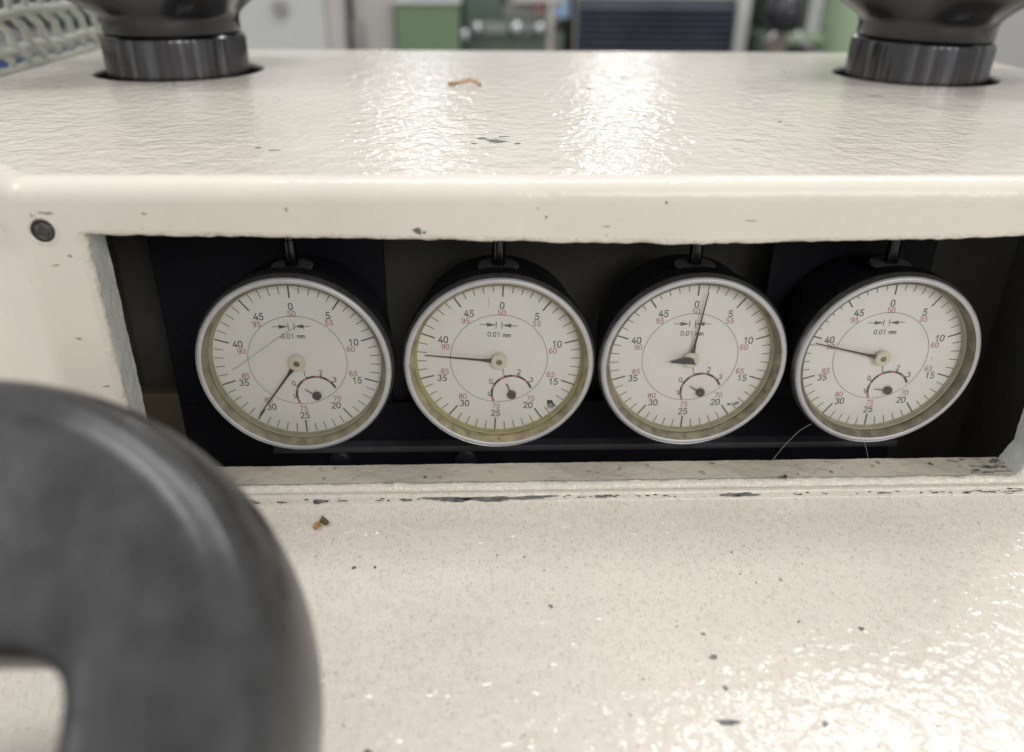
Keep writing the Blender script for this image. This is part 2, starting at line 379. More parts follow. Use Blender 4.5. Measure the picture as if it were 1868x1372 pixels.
for x0, x1, z, h in ((785, 860, -1.665, 0.085), (840, 935, -1.67, 0.075), (920, 1003, -1.655, 0.06), (575, 607, -1.672, 0.06), (733, 752, -1.665, 0.045), (1083, 1111, -1.65, 0.05),
                     (1312, 1345, -1.66, 0.06), (1335, 1382, -1.655, 0.05), (473, 485, -1.675, 0.03), (515, 530, -1.675, 0.03), (622, 640, -1.665, 0.02), (1600, 1622, -1.66, 0.03), (690, 702, -1.667, 0.015), (1205, 1214, -1.655, 0.02)):
    chip(f_seam, fx((x0 + x1) / 2), z, (x1 - x0) / 123.5, h, rough=0.45)
for k in range(46):
    x = random.uniform(-3.9, 7.6); chip(f_seam, x, -1.655 + random.gauss(0, 0.012), random.uniform(0.015, 0.07), random.uniform(0.006, 0.018), M_DARK if random.random() < 0.5 else M_CHIP)
f_front = lambda a, b, k: (a, YF - 0.004 + 0.008 * k, b)
M_GREEN = mat('old_green_paint', (0.11, 0.14, 0.12), 0.5)
for a, b, wx, hz in ((-1.03, 2.33, 0.09, 0.09), (2.02, 2.68, 0.035, 0.03), (0.55, 2.5, 0.03, 0.03), (-0.95, 2.31, 0.05, 0.03)):
    chip(f_front, a, b, wx, hz, M_GREEN)
f_top = lambda a, b, k: (a, b, ZT + 0.003 - 0.006 * k)
for a, b, wx, hz in ((-0.02, 1.10, 0.26, 0.22), (-0.22, 1.28, 0.16, 0.12), (-0.34, 0.95, 0.08, 0.08), (0.28, 0.95, 0.1, 0.08), (0.1, 1.42, 0.14, 0.07), (-3.3, 0.65, 0.10, 0.06), (-3.05, 0.5, 0.14, 0.05), (6.62, 8.5, 0.1, 0.2), (1.9, 5.9, 0.08, 0.3), (4.6, 2.6, 0.05, 0.08), (7.3, 5.2, 0.3, 0.1)):
    chip(f_top, a, b, wx, hz, M_GREEN)
def az(b):   # apron height at depth b in front
    off = YF - b; z = ap[0][1]
    for (o0, z0), (o1, z1) in zip(ap, ap[1:]):
        if o0 <= off <= o1: z = z0 + (z1 - z0) * (off - o0) / (o1 - o0)
    return z
f_ap = lambda a, b, k: (a, b, az(b) + 0.004 - 0.006 * k)
for a, b, wx, hz in ((2.43, -4.75, 0.22, 0.085), (2.49, -3.86, 0.10, 0.07), (4.45, -3.47, 0.06, 0.07), (2.52, -4.3, 0.06, 0.06), (-2.0, -2.25, 0.06, 0.05), (-1.72, -2.25, 0.04, 0.04), (3.5, -4.8, 0.06, 0.08), (-1.5, -5.0, 0.1, 0.06), (0.6, -3.0, 0.05, 0.06), (2.45, -3.5, 0.05, 0.05)):
    chip(f_ap, a, b, wx, hz)
for k in range(30):
    b = -1.9 - random.random() ** 1.5 * 3.6; chip(f_ap, random.uniform(-2.6, 6.0), b, random.uniform(0.01, 0.035), random.uniform(0.01, 0.03), M_CRUMB if k % 3 else M_CHIP)

M_GRIME = mat('grey_brown_grime', (0.30, 0.275, 0.225), 0.6, mottle=0.3, mscale=500)
for k in range(26):      # grime gathered at the cut corner of the sill and along the right of the seam
    chip(f_seam, 6.2 + 1.6 * random.random() ** 0.7, -1.66 + random.gauss(0, 0.018), random.uniform(0.03, 0.12), random.uniform(0.008, 0.022), M_GRIME if k % 3 else M_DARK, rough=0.5)
f_sill = lambda a, b, k: (a, b, WB + 0.034 - 0.012 * k)
for k in range(30):
    t = random.random(); chip(f_sill, 7.62 - 0.75 * t * t + random.gauss(0, 0.03), -0.62 - 0.36 * random.random(), random.uniform(0.03, 0.13), random.uniform(0.02, 0.05), M_GRIME if k % 3 else M_CHIP, rough=0.5)
for k in range(16): chip(f_sill, random.uniform(-3.6, 7.2), -0.62 - 0.36 * random.random(), random.uniform(0.02, 0.07), random.uniform(0.02, 0.05), M_GRIME, rough=0.5)
for a, b, wx, hz in ((4.18, -1.02, 0.10, 0.06), (4.22, -1.0, 0.04, 0.10), (6.55, -0.72, 0.06, 0.06), (-1.1, -0.9, 0.05, 0.04)): chip(f_sill, a, b, wx, hz, M_GREEN)
for a, b, wx, hz in ((-5.45, 2.56, 0.16, 0.03), (-5.62, 2.5, 0.05, 0.10), (-5.30, 2.02, 0.05, 0.03), (-5.5, 1.9, 0.08, 0.02), (-4.3, 2.55, 0.06, 0.02), (-2.6, 2.6, 0.04, 0.04), (3.1, 2.45, 0.14, 0.012), (1.3, 2.38, 0.10, 0.012), (-5.45, 0.9, 0.06, 0.03), (-5.25, 0.2, 0.10, 0.02)):
    chip(f_front, a, b, wx, hz, M_GRIME, rough=0.5)

# ------------------------------------------------------------------ dial indicators
def arcp(cx, cy, rx, ry, a0, a1, n=14): return [(cx + rx * math.cos(R(a0 + (a1 - a0) * k / n)), cy + ry * math.sin(R(a0 + (a1 - a0) * k / n))) for k in range(n + 1)]
six = arcp(.28, .70, .26, .30, 40, 180, 8) + [(0.01, .34)] + arcp(.28, .29, .27, .29, 180, 520, 18)
GL = {'0': [arcp(.28, .70, .26, .30, 0, 180, 10) + arcp(.28, .30, .26, .30, 180, 360, 10) + [(.54, .70)]],
      '1': [[(.10, .74), (.34, 1), (.34, 0)]],
      '2': [arcp(.28, .72, .26, .28, 165, -30, 12) + [(.03, 0), (.56, 0)]],
      '3': [arcp(.26, .755, .24, .245, 150, -90, 10) + arcp(.26, .255, .28, .255, 90, -150, 12)],
      '4': [[(.38, 1), (.01, .26), (.60, .26)], [(.44, .55), (.44, 0)]],
      '5': [[(.53, 1), (.11, 1), (.07, .52)] + arcp(.26, .32, .28, .32, 128, -148, 14)],
      '6': [six], '7': [[(.02, 1), (.55, 1), (.20, 0)]],
      '8': [arcp(.28, .76, .22, .24, 0, 360, 16), arcp(.28, .265, .27, .265, 0, 360, 16)],
      '9': [[(.56 - x, 1 - y) for x, y in six]], '.': [[(.08, 0), (.08, .06)]], ' ': [],
      'm': [[(0, .64), (0, 0)], [(0, .42), (.07, .57), (.18, .63), (.29, .57), (.33, .42), (.33, 0)], [(.33, .42), (.40, .57), (.51, .63), (.62, .57), (.66, .42), (.66, 0)]]}
AD = {'.': .30, ' ': .42, 'm': .86}
def text(mb, s, cx, cz, h, wd, y, track=0.78):
    tot = sum(AD.get(c, track) for c in s) - (track - 0.56)
    x = cx - tot * h / 2
    for c in s:
        for pl in GL[c]: mb.ribbon([(x + a * h, cz + (b - 0.5) * h) for a, b in pl], wd, y)
        x += AD.get(c, track) * h
    return mb
PY = -0.004
BLK = [('0', 0, .867), ('5', .513, .718), ('10', .839, .290), ('15', .839, -.338), ('20', .485, -.760), ('25', -.002, -.923), ('30', -.483, -.765), ('35', -.833, -.345), ('40', -.832, .288), ('45', -.472, .719)]
REDN = [('50', 0, .754), ('55', .519, .607), ('60', .792, .178), ('65', .792, -.222), ('70', .516, -.640), ('75', -.002, -.798), ('80', -.514, -.645), ('85', -.794, -.232), ('90', -.795, .174), ('95', -.516, .602)]
def make_dial(x):
    d = thing('dial_indicator', 'round white dial gauge', 'dial gauge', (x, 0, -1.4), 'dial gauges in the window of the machine')
    off = (0, 0, 1.4)
    # case, stem
    cs = MB().lathe_y([(0.3, 0.04), (1.24, 0.04), (1.27, 0.08), (1.27, 1.02), (1.22, 1.10), (0.0, 1.12)], 96).build('case', M_CASE, d, 40, off)
    MB().lathe_z([(0.24, -0.14), (0.24, -0.02)], 40, (0, 0.35, 1.33)).build('stem_boss', M_CASE, d, 40, off)
    MB().lathe_z([(0.05, -0.035), (0.295, -0.035), (0.30, -0.02), (0.285, 0.005), (0.10, 0.012)], 40, (0, 0.35, 1.36)).build('stem_collar', M_COLLAR, d, 40, off)
    MB().lathe_z([(0.095, 0.0), (0.095, 0.36), (0.08, 0.37), (0.08, 1.35)], 24, (0, 0.35, 1.385)).build('stem', M_STEEL, d, 40, off)
    # knurled bezel
    n = 420; prof = [(1.30, 0.16, 0), (1.375, 0.15, 1), (1.385, 0.12, 1), (1.385, -0.13, 1), (1.365, -0.17, 1), (1.36, -0.20, 0), (1.35, -0.235, 0)]
    bz = MB().rings([[((r - (0.028 if (kn and j % 2) else 0)) * math.sin(2 * pi * j / n), y, (r - (0.028 if (kn and j % 2) else 0)) * math.cos(2 * pi * j / n)) for j in range(n)] for r, y, kn in prof])
    bezel = bz.build('bezel', mat('dark_knurled_metal', (0.05, 0.05, 0.055), 0.4, 0.6, mottle=0.3, mscale=400), d, 35, off)
    MB().lathe_y([(1.387, -0.14), (1.383, -0.165), (1.372, -0.195), (1.352, -0.236), (1.345, -0.232)], 140).build('bezel_bevel', M_BEVEL, bezel, 50)
    MB().lathe_y([(1.346, -0.233), (1.332, -0.256), (1.312, -0.266), (1.290, -0.262), (1.272, -0.25)], 140).build('bezel_lip', M_RIM, bezel, 180)
    MB().lathe_y([(1.273, -0.252), (1.262, -0.235), (1.245, -0.225), (1.238, -0.205), (1.218, -0.19), (1.214, -0.10)], 140).build('seal_ring', M_BROWN, bezel, 60)
    MB().lathe_y([(1.215, -0.101), (1.200, -0.09), (1.208, -0.02), (1.185, -0.002)], 140).build('inner_wall', M_YELLOW, bezel, 60)
    MB().ribbon([(0.0, -1.222), (0.0, -1.25)], 0.018, -0.222).build('index_mark', M_INK, bezel)
    MB().lathe_y([(1.22, -0.150), (0.0, -0.150)], 96).build('crystal', M_GLASS, d, None, off)
    # printed face
    fc = MB().lathe_y([(1.235, 0.03), (1.235, 0.0), (0.0, 0.0)], 128).build('dial_face', M_FACE, d, 30, off)
    t1 = MB(); t2 = MB()
    for k in range(50):
        a = 2 * pi * k / 50; s_, c_ = math.sin(a), math.cos(a)
        if k % 5 == 0: t1.ribbon([(s_ * 1.01, c_ * 1.01), (s_ * 1.205, c_ * 1.205)], 0.021, PY)
        else: t2.ribbon([(s_ * 1.075, c_ * 1.075), (s_ * 1.205, c_ * 1.205)], 0.0115, PY)
    t1.build('long_scale_marks', M_INK, fc); t2.build('short_scale_marks', M_GINK, fc)
    for s_, a, b in BLK: text(MB(), s_, a, b, 0.098, 0.0150, PY).build('black_number', M_INK, fc)
    for s_, a, b in REDN: text(MB(), s_, a, b, 0.080, 0.0115, PY, 0.80).build('red_number', M_RED, fc)
    MB().ribbon([(0.72 * math.sin(2 * pi * k / 90), 0.72 * math.cos(2 * pi * k / 90)) for k in range(90)], 0.009, PY, True).build('thin_circle', M_THIN, fc)
    ar = MB()
    for sx in (-1, 1):
        X = lambda v: -0.028 + sx * v
        ar.ribbon([(X(0.272), .556), (X(0.17), .556)], 0.010, PY)
        ar.add([(X(0.178), PY, .524), (X(0.178), PY, .588), (X(0.043), PY, .556)], [(0, 1, 2)])
        ar.ribbon([(X(0.042), .505), (X(0.042), .607)], 0.010, PY)
    ar.build('arrow_mark', M_GINK, fc)
    text(MB(), '0.01 mm', -.02, .405, 0.070, 0.0105, PY, 0.84).build('unit_lettering', M_GINK, fc)
    ac = (.224, -.568)
    an = [-116, -98, -80, -61.5, -42, -23, -4, 15, 32.5, 50, 67]
    sb = MB(); sr = MB()
    for k in range(10):
        pts = [(ac[0] + .302 * math.sin(R(an[k] + (an[k + 1] - an[k]) * q / 6)), ac[1] + .302 * math.cos(R(an[k] + (an[k + 1] - an[k]) * q / 6))) for q in range(7)]
        (sr if k % 2 == 0 else sb).ribbon(pts, 0.034, PY)
    for a in (-98, -61.5, -23, 15, 50): sb.ribbon([(ac[0] + r * math.sin(R(a)), ac[1] + r * math.cos(R(a))) for r in (.30, .343)], 0.012, PY - 0.0005)
    sb.build('small_scale_black', M_INK, fc); sr.build('small_scale_red', M_RED, fc)
    for s_, a, b in (('1', -.123, -.594), ('0', -.102, -.369), ('1', .071, -.206), ('2', .313, -.196), ('3', .507, -.319)):
        text(MB(), s_, a, b, 0.076, 0.0105, PY).build('small_number', M_INK, fc)
    sp = MB().ribbon([(0, 0.05), (0, 0.20)], 0.016, -0.035)
    spo = sp.build('small_pointer', M_HAND, fc, None, (ac[0], 0, ac[1] - .008))
    MB().lathe_y([(0.066, -0.02), (0.066, -0.05), (0.05, -0.062), (0.028, -0.055), (0.0, -0.06)], 32).build('small_hub', M_SUBHUB, spo, 40)
    # main pointer, pivoting at the centre
    q = 0.0
    pm = MB(); P = [(-0.036, 0.05), (-0.030, 0.16), (-0.017, 0.26), (-0.013, 0.5), (-0.007, 1.09), (0.007, 1.09), (0.013, 0.5), (0.017, 0.26), (0.030, 0.16), (0.036, 0.05)]
    pm.add([(a, -0.075, b) for a, b in P] + [(a, -0.065, b) for a, b in P], [tuple(range(10)), tuple(range(19, 9, -1))] + [(i, (i + 1) % 10, 10 + (i + 1) % 10, 10 + i) for i in range(10)])
    po = pm.build('pointer', M_HAND, d, None, off)
    MB().lathe_y([(0.09, -0.03), (0.118, -0.05), (0.120, -0.095), (0.108, -0.108), (0.048, -0.110), (0.040, -0.098), (0.028, -0.098), (0.02, -0.106), (0.0, -0.108)], 40).build('hub', M_HUB, po, 40)
    MB().lathe_y([(0.044, -0.1085), (0.040, -0.1120), (0.030, -0.1120), (0.026, -0.1085), (0.0, -0.1085)], 24).build('hub_screw', mat('brass_screw', (.24, .20, .13), .35, .6), [c for c in po.children][0], 40)
    return d, fc, spo, po
def copy_tree(o, parent=None):
    c = o.copy(); C.objects.link(c)
    if parent: c.parent = parent
    for ch in list(o.children): copy_tree(ch, c)
    return c
DX = [-2.960, 0.0, 2.861, 5.765]
FA = [-0.0094, 0.0521, 0.0092, -0.0075]; PA = [-143.2, -84.2, 7.1, -76.4]; SA = [-56, -25, -59, -83]
LB = ['dial gauge with its needle pointing down at 30 and a long scratch across the face',
      'dial gauge with a horizontal needle pointing left between 35 and 40',
      'dial gauge with its needle pointing up just past 0 and a broken dark hub',
      'dial gauge nearest the cut window corner, its needle crossing the red 90']
WALLS = [mat('cream_aged_acrylic', (.40, .38, .27), .4, mottle=.15, mscale=300), mat('strongly_yellowed_acrylic', (.46, .42, .20), .4, mottle=.15, mscale=300), M_YELLOW, mat('tan_aged_acrylic', (.40, .37, .25), .4, mottle=.15, mscale=300)]
SEALS = [mat('olive_brown_seal', (.20, .175, .115), .55, mottle=.4, mscale=250), mat('yellow_brown_seal', (.25, .215, .125), .55, mottle=.4, mscale=350), M_BROWN, mat('dark_brown_seal', (.15, .13, .09), .5, mottle=.4, mscale=250)]
first = make_dial(0.0)
dials = [first[0]] + [copy_tree(first[0]) for _ in range(3)]
for i, d in enumerate(dials):
    d.location = Vector((DX[i], 0, -1.4)) * S; d['label'] = LB[i]
    for ch in d.children:
        b = ch.name.split('.')[0]
        if b == 'dial_face':
            ch.rotation_euler.y = FA[i]
            for g in ch.children:
                if g.name.split('.')[0] == 'small_pointer': g.rotation_euler.y = R(SA[i])
        if b == 'pointer': ch.rotation_euler.y = R(PA[i])
        if b == 'bezel':
            ch.scale = ((1.032, 1, 1.032), (1.02, 1, 1.02), (1.015, 1, 1.015), (1.015, 1, 1.015))[i]
            for g in ch.children:
                gb = g.name.split('.')[0]
                if gb == 'inner_wall': g.material_slots[0].link = 'OBJECT'; g.material_slots[0].material = WALLS[i]
                if gb == 'seal_ring': g.material_slots[0].link = 'OBJECT'; g.material_slots[0].material = SEALS[i]
# what sets single gauges apart
def dpart(i, mb, name, m, smooth=None):
    return mb.build(name, m, dials[i], smooth, (0, 0, 1.4))
dpart(0, MB().ribbon([(-.92, -.06), (-.835, -.013), (-.667, .114), (-.418, .295), (-.146, .487), (.12, .65)], 0.010, -0.153), 'scratch', M_SCRATCH)
dpart(0, MB().ribbon([(-.20, .45), (-.11, .478)], 0.016, -0.1535), 'scratch', M_SCRATCH)
dpart(1, MB().add([(a, -0.006, b) for a, b in [(.735, -.70), (.81, -.70), (.86, -.80), (.815, -.85), (.745, -.80)]], [(0, 1, 2, 3, 4)]), 'stop_pin_slot', M_DARK)
pin = dpart(1, MB().tube([(.80, -0.002, -.80), (.785, -0.05, -.775)], 0.042, 12), 'stop_pin', mat('violet_grey_steel', (.34, .34, .38), .35, .5), 60)
dpart(2, MB().add([(x, y, z) for x, z in [(-.33, .0), (-.10, .07), (-.02, .06), (.075, -.055), (-.145, -.04), (-.30, -.02)] for y in (-.112, -.125)],
      [(0, 2, 4, 6, 8, 10), (11, 9, 7, 5, 3, 1)] + [((2 * k), (2 * k + 1), (2 * k + 3) % 12, (2 * k + 2) % 12) for k in range(6)]), 'broken_counterweight', mat('dark_green_black', (.02, .028, .027), .3))
dpart(2, MB().add([(a, -0.006, b) for a, b in [(.66, -.80), (.70, -.785), (.72, -.81), (.69, -.83)]], [(0, 1, 2, 3)]), 'ink_spot', M_INK)
dpart(2, MB().add([(a, -0.006, b) for a, b in [(.75, -.79), (.83, -.75), (.86, -.79), (.79, -.83)]], [(0, 1, 2, 3)]), 'ink_spot', M_THIN)

dpart(1, MB().ribbon([(-1.20, -.02), (-1.23, .05), (-1.27, .09), (-1.31, .06), (-1.30, -.02)], 0.008, -0.272), 'fibre', M_HAIR)
dpart(1, MB().ribbon([(-.16, 1.06), (-.14, .98), (-.15, .90)], 0.006, -0.153), 'scratch', M_SCRATCH)
dpart(3, MB().ribbon([(.70, .05), (.71, .03)], 0.012, -0.153), 'speck', M_GINK)

# ------------------------------------------------------------------ star knobs on top
def star_knob(x, y, rc, label, th0, tilt):
    k = thing('star_knob', label, 'knob', (x, y, ZT - 0.5), 'black knobs on top of the machine')
    k.rotation_euler = (0, R(tilt), 0)
    n = 200
    def rr(r, j, z): return (r * math.cos(2 * pi * j / n), r * math.sin(2 * pi * j / n), z)
    pr = [(0.4, 0.02), (rc, 0.02), (rc, 1.14), (rc - 0.02, 1.22), (rc - 0.06, 1.26), (rc - 0.16, 1.265)]
    MB().rings([[rr(r - (0.010 * (j % 2) + 0.006 * math.sin(j * 1.7)) * (1 if 0.3 < z < 1.15 or z < .1 else 0), j, z) for j in range(n)] for r, z in pr]).build('collar', M_TURNED, k, 30)
    prof = [(rc - 0.17, 1.25), (rc - 0.10, 1.28), (rc - 0.075, 1.31), (rc - 0.075, 1.55), (rc - 0.04, 1.63), (rc + 0.06, 1.71), (rc + 0.30, 1.88), (rc + 0.62, 2.10), (rc + 0.95, 2.38), (rc + 1.20, 2.75), (rc + 1.25, 3.1), (rc + 1.1, 3.4), (rc + 0.6, 3.65), (rc - 0.4, 3.78), (0.01, 3.8)]
    rs = []
    for r, z in prof:
        am = max(0, min(1, (z - 1.6) / 0.7)) * (1 if z < 3.5 else 0.5)
        rs.append([rr(r * (1 + am * (0.26 * math.cos(4 * (2 * pi * j / n - th0)) - 0.06)), j, z) for j in range(n)])
    MB().rings(rs, True, False, True).build('grip', M_BLACKPL, k, 70)
    return k
star_knob(KN[0][0], KN[0][1], KN[0][2], 'black lobed knob with a steel collar beside the white mesh', R(45), 0)
star_knob(KN[1][0], KN[1][1], KN[1][2], 'black lobed knob with a steel collar beside the light green column', R(8), 1.5)

# ------------------------------------------------------------------ handwheel in front
wc = Vector((-4.419, -7.177, 0.928)); ta = 0.604
wheel = thing('handwheel', 'large black plastic handwheel with a rounded window, in front of the apron', 'handwheel', wc)
wheel.rotation_euler = (ta, 0, 0)
n = 240; r1, RO, H = 2.43, 2.88, 1.03
def hole(t):   # rounded window boundary about (0, -0.55)
    c, s_ = math.cos(t), math.sin(t); a, b, e = 1.30, 1.08, 6.0
    r = (abs(c / a) ** e + abs(s_ / b) ** e) ** (-1 / e)
    return r * c, r * s_ - 0.56
rings = []
def wring(fo, z): rings.append([(fo * math.cos(2 * pi * j / n), fo * math.sin(2 * pi * j / n), z) for j in range(n)])
def hring(sc, z):
    o = []
    for j in range(n):
        a, b = hole(2 * pi * j / n); o.append((a * sc, (b + 0.56) * sc - 0.56, z))
    rings.append(o)
def mix(t, z):
    o = []
    for j in range(n):
        a, b = hole(2 * pi * j / n); k = 1.12
        A = Vector((a * k, (b + .56) * k - .56)); B = Vector((r1 * math.cos(2 * pi * j / n), r1 * math.sin(2 * pi * j / n)))
        p = A.lerp(B, t); o.append((p.x, p.y, z))
    rings.append(o)
hring(1.02, -1.0); hring(1.0, -0.75); hring(0.995, -0.45); hring(1.0, -0.30); hring(1.03, -0.14); hring(1.07, -0.07)
mix(0, -0.045); mix(0.12, -0.035); mix(0.5, -0.02); mix(0.9, -0.004); mix(1, -0.006); wring(r1 + 0.03, -0.026); wring(r1 + 0.06, -0.032)
for k in range(1, 13):
    a = 0.28 + (pi * 0.75 - 0.28) * (k - 1) / 11; wring(r1 + (RO - r1) * math.sin(a), -H * (1 - math.cos(a)))
mix(0.85, -1.75); mix(0.2, -1.25)
mb = MB().rings(rings)
kk = len(rings) * n; last = [(kk - n + j) for j in range(n)]
mb.f += [(last[j], last[(j + 1) % n], (j + 1) % n, j) for j in range(n)]
mb.build('rim', M_WHEEL, wheel, 60)
MB().box(-0.30, 0.30, -1.66, 0.58, -0.95, -0.45, 0.08).build('spoke', M_WHEEL, wheel, 40)
MB().lathe_z([(0.0, -0.25), (0.55, -0.28), (0.6, -0.4), (0.6, -1.2), (0.42, -1.25), (0.42, -4.2)], 48, (0, -0.55, 0)).build('hub', M_WHEEL, wheel, 40)

# ------------------------------------------------------------------ small loose things
o = MB().tube([(-0.86, 6.18, ZT + 0.05), (-0.72, 6.15, ZT + 0.06), (-0.60, 6.1, ZT + 0.09), (-0.45, 6.12, ZT + 0.13), (-0.30, 6.08, ZT + 0.09), (-0.24, 6.0, ZT + 0.05)], lambda t: 0.045, 8).build('wood_shaving', M_SHAVE, None, 180)
tag(o, 'curled brown shaving lying on the cream top between the two knobs', 'shaving')
zz = az(-1.5)
b_ = thing('dried_crumb', 'tiny brown and dark crumb on the apron below the first dial', 'crumb', (-2.57, -1.52, zz))
bm = MB().tube([(-0.05, -0.02, 0.03), (-0.02, 0.0, 0.06), (0.0, 0.02, 0.03), (-0.06, -0.06, 0.02)], 0.03, 7).build('orange_flake', mat('rusty_flake', (.42, .22, .08), .7), b_, 180)
MB().tube([(0.02, 0.04, 0.04), (0.05, 0.06, 0.10), (0.08, 0.04, 0.06), (0.10, 0.03, 0.02)], 0.038, 7).build('dark_flake', M_CRUMB, b_, 180)
def hair(pts, label):
    P = [Vector(p) for p in pts]; out = []
    for i in range(len(P) - 1):
        a = P[max(i - 1, 0)]; b = P[i]; c = P[i + 1]; d = P[min(i + 2, len(P) - 1)]
        for k in range(8):
            t = k / 8; out.append(0.5 * ((2 * b) + (c - a) * t + (2 * a - 5 * b + 4 * c - d) * t * t + (3 * b - a - 3 * c + d) * t ** 3))
    out.append(P[-1])
    tag(MB().tube(out, 0.0032, 5).build('hair', M_HAIR, None, 180), label, 'hair', 'pale hairs on the sill below the dials')
hair([(4.165, -0.56, -1.49), (4.33, -0.5, -1.27), (4.55, -0.42, -1.06), (4.75, -0.36, -0.96)], 'pale curved hair rising from the sill left of the fourth dial')
hair([(5.66, -0.56, -1.49), (5.58, -0.5, -1.25), (5.45, -0.42, -1.08), (5.28, -0.36, -0.98)], 'pale curved hair rising from the sill under the fourth dial')

# ------------------------------------------------------------------ room behind, far out of focus
FL = -46.0
tag(MB().add([(-160, -40, FL), (160, -40, FL), (160, 160, FL), (-160, 160, FL)], [(0, 1, 2, 3)]).build('floor', mat('grey_floor', (.30, .30, .29), .5, mottle=.1, mscale=2)), kind='structure')
tag(MB().box(-160, 160, 118, 122, FL, 90).build('wall', mat('grey_wall', (.50, .50, .49), .7, mottle=.05, mscale=2)), kind='structure')
def cab(name, label, cat, x0, x1, y0, y1, z1, m, parts=()):
    t = thing(name, label, cat, ((x0 + x1) / 2, y0, FL))
    o3 = (-(x0 + x1) / 2, -y0, -FL)
    MB().box(x0, x1, y0, y1, FL, z1, 0.25).build('body', m, t, None, o3)
    for nm, pm, b in parts: MB().box(*b, 0.1).build(nm, pm, t, None, o3)
    return t, o3
M_LG = mat('light_grey_paint', (.50, .51, .49), .45, mottle=.04, mscale=10); M_GAP = mat('shadow_gap', (.06, .06, .06), .7)
M_PINK = mat('warm_grey_paint', (.46, .43, .41), .5, mottle=.04, mscale=10); M_GRN = mat('machine_green', (.135, .21, .115), .45, mottle=.06, mscale=8)
M_DGRN = mat('dark_machine_green', (.10, .145, .115), .4, mottle=.1, mscale=8); M_LGRN = mat('pale_green_paint', (.30, .40, .26), .45, mottle=.05, mscale=10)
M_GREY = mat('dull_metal', (.32, .31, .30), .4, .5, mottle=.2, mscale=12)
cab('grey_cabinet', 'tall light grey cabinet behind the machine, beside the left knob', 'cabinet', -34, -12.6, 72, 92, 16, M_LG,
    [('door', M_LG, (-33.6, -14.2, 71.5, 72.0, -40, 15.5)), ('handle', M_GREY, (-18.8, -17.6, 71.0, 71.5, -0.6, 0.6)), ('edge_strip', M_PINK, (-14.1, -12.7, 71.5, 72.0, FL + 1, 15.8))])
cab('warm_grey_panel', 'warm grey panel standing between grey and green cabinets', 'panel', -12.0, -8.1, 74, 80, 6.5, M_PINK, [('dark_post', M_GREY, (-12.1, -11.2, 73.2, 74.0, FL + 1, -1.2))])
cab('green_cabinet', 'low plain green cabinet behind the machine', 'cabinet', -7.7, -1.9, 70, 90, 0.45, M_GRN, [('top_plate', M_LG, (-7.9, -1.8, 69.8, 90, 0.45, 0.8))])
tag(MB().box(-6.4, -2.6, 72, 76, 0.8, 3.8, 0.2).build('blue_box', mat('pale_blue_plastic', (.36, .50, .68), .5)), 'pale blue box standing on the low green cabinet', 'box')
t, o3 = cab('green_machine', 'dark green machine with bright round knobs, far behind', 'machine', -1.8, 8.0, 74, 96, -2.1, M_DGRN)
MB().box(-1.7, 2.2, 76, 90, -2.1, 6, .3).build('column', M_DGRN, t, None, o3)
MB().box(2.4, 8.6, 75, 88, -0.5, 4.5, .3).build('gearbox', M_GREY, t, None, o3)
MB().box(3.0, 7.8, 73.6, 76, 0.4, 1.0, .1).build('slide', M_PINK, t, None, o3)
MB().box(5.1, 5.8, 74.2, 75.2, -0.6, 0.6, .1).build('red_button', mat('faded_red', (.38, .16, .13), .5), t, None, o3)
MB().box(7.0, 8.4, 73.8, 75, -0.9, 0.9, .1).build('blue_plate', mat('faded_blue', (.26, .36, .50), .5), t, None, o3)
MB().box(6.3, 6.9, 73.6, 74.6, FL + 5, 0.4, .1).build('shaft', M_PINK, t, None, o3)
MB().box(-1.2, 6.2, 73.2, 74, -2.3, -1.3, .1).build('rail', mat('grey_green_metal', (.24, .28, .25), .4, .3), t, None, o3)
for px, z, r in ((-1.6, -2.4, .7), (-0.4, -1.75, .65), (3.3, -1.75, .8), (5.5, -1.75, .65)):
    MB().lathe_y([(0.01, -r)] + [(r * math.sin(pi * k / 9), -r * math.cos(pi * k / 9)) for k in range(1, 9)] + [(0.3, r), (.3, r + 1)], 24, (px, 72.6, z)).build('round_knob', M_CHROME, t, 180, o3)
t, o3 = cab('louvred_cabinet', 'cabinet with dark horizontal slats behind the machine', 'cabinet', 8.95, 25.3, 73, 95, 7, mat('cream_cabinet', (.52, .50, .46), .5, mottle=.05, mscale=10),
    [('dark_opening', mat('blue_black', (.012, .014, .026), .6), (9.0, 23.8, 72.6, 73.0, -14, 0.95))])
ms = mat('blue_black_slat', (.055, .060, .085), .4, mottle=.2, mscale=10)
for k in range(16):
    z = 0.55 - k * 0.55; q = MB(); q.add([(9.1, 72.55, z), (23.7, 72.55, z), (23.7, 71.9, z - .42), (9.1, 71.9, z - .42), (9.1, 72.6, z - .06), (23.7, 72.6, z - .06), (23.7, 71.95, z - .50), (9.1, 71.95, z - .50)], [(0, 1, 2, 3), (4, 7, 6, 5), (3, 2, 6, 7), (0, 4, 5, 1), (0, 3, 7, 4), (1, 5, 6, 2)])
    q.build('slat', ms, t, None, o3)
MB().box(23.9, 25.1, 71.8, 73, FL + 1, 6.8, .15).build('side_post', M_LG, t, None, o3)
t = thing('ball_lever', 'dark ball-ended lever on a brown post behind the right knob', 'lever', (26.7, 66, FL))
o3 = (-26.7, -66, -FL)
MB().lathe_z([(0.01, 1.9)] + [(1.75 * math.sin(pi * k / 12), 1.9 - 1.75 * (1 - math.cos(pi * k / 12))) for k in range(1, 12)], 32, (26.4, 66, 0.1)).build('ball', mat('dark_violet_black', (.022, .021, .030), .2), t, 180, o3)
MB().lathe_z([(0.95, -1.3), (0.95, FL)], 24, (25.9, 66, 0)).build('post', mat('brown_metal', (.16, .135, .11), .5), t, 180, o3)
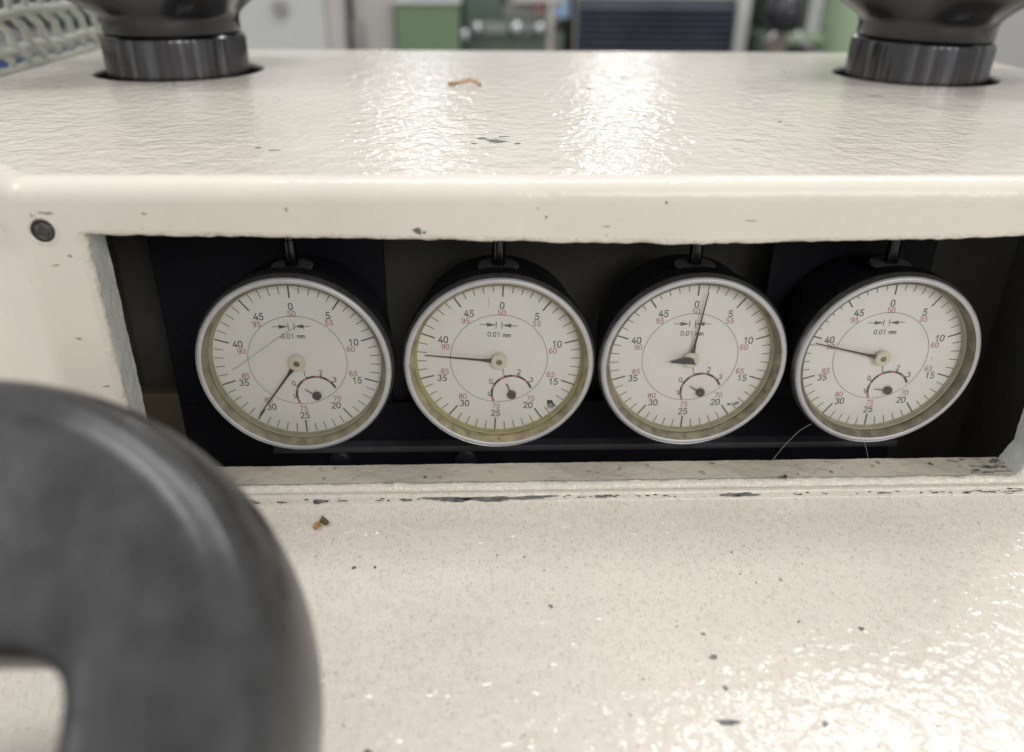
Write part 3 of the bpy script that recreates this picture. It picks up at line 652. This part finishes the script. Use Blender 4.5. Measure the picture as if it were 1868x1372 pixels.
MB().tube([(24.2, 65, -2.1), (24.9, 64.6, -1.75), (25.2, 64.5, -1.2)], .17, 8).build('chrome_ring', M_CHROME, t, 180, o3)
MB().tube([(27.2, 64.6, -1.1), (27.5, 64.5, -1.9), (29.0, 64.5, -2.8), (30.2, 65, -3.0)], .16, 8).build('chrome_ring', M_CHROME, t, 180, o3)
t, o3 = cab('dark_green_machine', 'dark green machine body beside the pale green column', 'machine', 26.0, 31.5, 70, 90, -1.9, M_DGRN)
MB().box(27.5, 31.5, 74, 88, -1.9, 9, .3).build('upper_body', M_DGRN, t, None, o3); MB().box(26, 31.6, 69.4, 70, -2.6, -1.7, .1).build('ledge', M_LGRN, t, None, o3)
MB().box(28.6, 31.3, 69.7, 70, -9, -2.7, .1).build('dark_recess', mat('very_dark_green', (.03, .045, .04), .5), t, None, o3)
t = thing('green_column', 'pale green round column behind the right knob', 'column', (34.2, 70, FL))
MB().lathe_z([(2.9, 0), (2.9, 70)], 40).build('shaft', M_LGRN, t, 180); MB().lathe_z([(3.5, 0), (3.5, 2), (2.95, 2.4)], 40).build('foot', M_DGRN, t, 40)
cab('blue_cabinet', 'blue storage cabinet seen through the white mesh', 'cabinet', -62, -35.2, 60, 75, -3.0, mat('deep_blue', (.035, .075, .19), .4, mottle=.1, mscale=6), [('top_edge', M_GREY, (-62, -35.4, 59.7, 75, -3.0, -2.2))])
cab('dark_shelf', 'dark grey shelf unit behind the blue cabinet', 'shelf', -64, -35, 82, 96, 14, mat('dark_grey', (.07, .07, .075), .6, mottle=.2, mscale=6),
    [('grey_bin', mat('blue_grey', (.25, .27, .33), .5), (-60, -50, 81, 82, -1.5, 0.5)), ('green_bin', M_DGRN, (-48, -40, 81, 82, -2.2, -0.4)), ('grey_bin', M_GREY, (-46, -38, 81, 82, 0.8, 3.0))])
# white plastic netting along the left side of the machine
M_NET = mat('dirty_white_plastic', (.45, .47, .41), .5, mottle=.1, mscale=60)
net = thing('mesh_guard', 'white plastic netting standing along the left edge of the cream top', 'netting', (-10.55, 12, 2.4))
o3 = (10.55, -12, -2.4)
for z, r in ((2.88, .10), (3.26, .10), (4.0, .12), (4.75, .10)):
    MB().tube([(-10.55 + .03 * math.sin(k), 4 + 0.55 * k, z + .03 * math.sin(k * 1.3)) for k in range(34)], r, 6).build('lengthwise_strand', M_NET, net, 180, o3)
for k in range(24):
    y = 5 + k * 0.75
    MB().tube([(-10.55 + .04 * math.sin(j), y - 0.16 * j + 0.14 * math.sin(j * 1.9), 2.86 + 2.34 * j / 12) for j in range(13)], .085, 6).build('cross_strand', M_NET, net, 180, o3)
